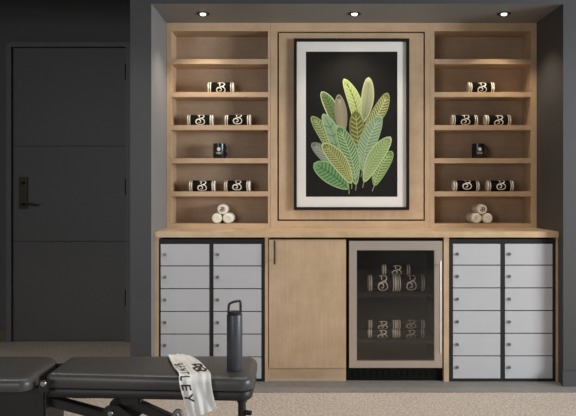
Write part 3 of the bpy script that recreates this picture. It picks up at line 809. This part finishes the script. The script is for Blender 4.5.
prof = smooth_line([tuple(c + u * -0.026), tuple(c + u * -0.024 + Vector((0, 0, 0.030))), tuple(c + u * -0.013 + Vector((0, 0, 0.0400))), tuple(c + u * 0.017 + Vector((0, 0, 0.0445))), tuple(c + u * 0.0255 + Vector((0, 0, 0.037))), tuple(c + u * 0.026)], k=6)
tube(bm, prof, 0.0052, 12); obj('carry_loop', bm, M['bottle_cap'], cap, smooth=True)

# ---------------------------------------------------------------- towel draped over the bench
ROWS = [  # left edge, right edge (x, y, z)
    ((-0.588, 2.930, 0.4705), (-0.508, 2.935, 0.4705)),
    ((-0.572, 2.880, 0.4735), (-0.477, 2.890, 0.4735)),
    ((-0.548, 2.810, 0.4715), (-0.438, 2.820, 0.4730)),
    ((-0.512, 2.710, 0.4715), (-0.392, 2.720, 0.4730)),
    ((-0.482, 2.630, 0.4700), (-0.360, 2.635, 0.4700)),
    ((-0.475, 2.595, 0.4560), (-0.351, 2.595, 0.4560)),
    ((-0.468, 2.587, 0.4300), (-0.346, 2.587, 0.4300)),
    ((-0.454, 2.584, 0.3800), (-0.336, 2.583, 0.3860)),
    ((-0.437, 2.581, 0.3080), (-0.326, 2.579, 0.3510)),
]
LL = smooth_line([r[0] for r in ROWS], k=6); RRr = smooth_line([r[1] for r in ROWS], k=6)
LL = [Vector(p) for p in LL]; RRr = [Vector(p) for p in RRr]
arc = [0.0]
for i in range(1, len(LL)): arc.append(arc[-1] + ((LL[i] + RRr[i]) / 2 - (LL[i - 1] + RRr[i - 1]) / 2).length)
TOT = arc[-1]
def cloth(u, s):
    """u across 0..1, s metres along from the far edge"""
    s = min(max(s, 0), TOT); i = 0
    while i < len(arc) - 2 and arc[i + 1] < s: i += 1
    f = (s - arc[i]) / (arc[i + 1] - arc[i]); l = LL[i].lerp(LL[i + 1], f); r = RRr[i].lerp(RRr[i + 1], f)
    p = l.lerp(r, u)
    wv = 0.0035 * math.sin(u * 9 + s * 14) + 0.0025 * math.sin(u * 17 - s * 9 + 1.3)
    hang = min(max((s - 0.34) / 0.08, 0), 1)
    return p + Vector((0, -(abs(wv) * 1.6) * hang, abs(wv) * 0.9 * (1 - hang)))
def cloth_n(u, s):
    e = 0.004; a = cloth(min(u + 0.03, 1), s) - cloth(max(u - 0.03, 0), s); b = cloth(u, min(s + e, TOT)) - cloth(u, max(s - e, 0))
    n = b.cross(a)                       # up on the pad, towards the room where it hangs
    n.normalize()
    if n.z < -0.2 or (abs(n.z) <= 0.2 and n.y > 0): n = -n
    return n
tw = thing('gym_towel', (-0.45, 2.75, 0.462), 'white gym towel with dark lettering draped over the bench beside the bottle', 'towel')
bm = bmesh.new(); NU, NS = 18, 64; g = [[None] * (NS + 1) for _ in range(NU + 1)]; g2 = [[None] * (NS + 1) for _ in range(NU + 1)]
TH = 0.006
for i in range(NU + 1):
    for j in range(NS + 1):
        p = cloth(i / NU, TOT * j / NS); n = cloth_n(i / NU, TOT * j / NS)
        g[i][j] = bm.verts.new(p); g2[i][j] = bm.verts.new(p - n * TH)
for i in range(NU):
    for j in range(NS):
        bm.faces.new((g[i][j], g[i + 1][j], g[i + 1][j + 1], g[i][j + 1])); bm.faces.new((g2[i][j + 1], g2[i + 1][j + 1], g2[i + 1][j], g2[i][j]))
for i in range(NU):
    for j in (0, NS): bm.faces.new((g[i][j], g2[i][j], g2[i + 1][j], g[i + 1][j]))
for j in range(NS):
    for i in (0, NU): bm.faces.new((g[i][j], g[i][j + 1], g2[i][j + 1], g2[i][j]))
obj('cloth', bm, M['gym_towel'], tw, smooth=60)
# lettering printed down the left side
cu = bpy.data.curves.new('lettering', 'FONT'); cu.body = 'BENTLEY'; cu.size = 0.0515; cu.space_character = 1.42; cu.offset = 0.0006; cu.resolution_u = 4
to = bpy.data.objects.new('lettering_source', cu); COL.objects.link(to)
dg = bpy.context.evaluated_depsgraph_get(); me = bpy.data.meshes.new_from_object(to.evaluated_get(dg))
bpy.data.objects.remove(to); bpy.data.curves.remove(cu)
bm = bmesh.new(); bm.from_mesh(me); bpy.data.meshes.remove(me)
bmesh.ops.triangulate(bm, faces=bm.faces)
for _ in range(4):
    bmesh.ops.subdivide_edges(bm, edges=[e for e in bm.edges if e.calc_length() > 0.006], cuts=1)
    bmesh.ops.triangulate(bm, faces=bm.faces)
tx = max(v.co.x for v in bm.verts); S0 = 0.452 - tx
WID = 0.125
for v in bm.verts:
    s = S0 + v.co.x; u_ = 0.05 + v.co.y / WID
    v.co = cloth(u_, s) + cloth_n(u_, s) * 0.0012
obj('lettering', bm, M['ink'], tw, recalc=False)
bm = bmesh.new()
def pm(u, v):
    uu = 0.54 + u * 0.42; s = 0.19 + (1 - v) * 0.11 ; return cloth(uu, s) + cloth_n(uu, s) * 0.0013
monogram(bm, pm, 0.165)
obj('monogram', bm, M['ink'], tw, recalc=False)

# ---------------------------------------------------------------- lights
KEY, FILL, ROOM_W = 500, 62, 31
def area(name, loc, target, sx, sy, watts, col):
    L = bpy.data.lights.new(name, 'AREA'); L.shape = 'RECTANGLE'; L.size = sx; L.size_y = sy; L.energy = watts; L.color = col
    o = bpy.data.objects.new(name, L); COL.objects.link(o); o.location = loc
    o.rotation_euler = (Vector(target) - Vector(loc)).to_track_quat('-Z', 'Y').to_euler()
    return o
area('window_daylight', (RX - 0.1, 1.7, 1.6), (0.0, 3.6, 1.2), 3.0, 1.5, KEY, (0.90, 0.95, 1.0))
area('added_rear_fill', (-1.9, -1.6, 1.5), (-0.6, 4.4, 1.0), 2.4, 1.7, FILL, (0.97, 0.98, 1.0))  # added soft fill behind the viewer, no window stands there
for xx in (-2.0, -1.1, -0.2, 0.7, 1.6, 2.5):
    L = bpy.data.lights.new('room_downlight', 'SPOT'); L.energy = ROOM_W; L.color = (1.0, 0.92, 0.82); L.spot_size = math.radians(95); L.spot_blend = 0.7; L.shadow_soft_size = 0.06
    o = bpy.data.objects.new('room_downlight', L); COL.objects.link(o); o.location = (xx, 3.45, 2.72)
wd = bpy.data.worlds.new('room_ambient'); C.world = wd; wd.use_nodes = True
bg = wd.node_tree.nodes['Background']; bg.inputs['Color'].default_value = (0.95, 0.97, 1.0, 1); bg.inputs['Strength'].default_value = 0.1

# ---------------------------------------------------------------- camera and view
cam = bpy.data.cameras.new('camera'); co = bpy.data.objects.new('camera', cam); COL.objects.link(co)
co.location = (0, 0, EYE); co.rotation_euler = (PI / 2, 0, 0)
cam.sensor_fit = 'HORIZONTAL'; cam.sensor_width = 36; cam.lens = F / 576 * 36
cam.shift_x = (288 - CX) / 576; cam.shift_y = (CY - 208) / 576
cam.clip_start = 0.05
C.camera = co
C.view_settings.view_transform = 'Standard'; C.view_settings.look = 'None'; C.view_settings.gamma = 1; C.view_settings.use_curve_mapping = False
C.view_settings.exposure = 0.15
C.cycles.max_bounces = 8; C.cycles.transparent_max_bounces = 12
C.cycles.sample_clamp_indirect = 4
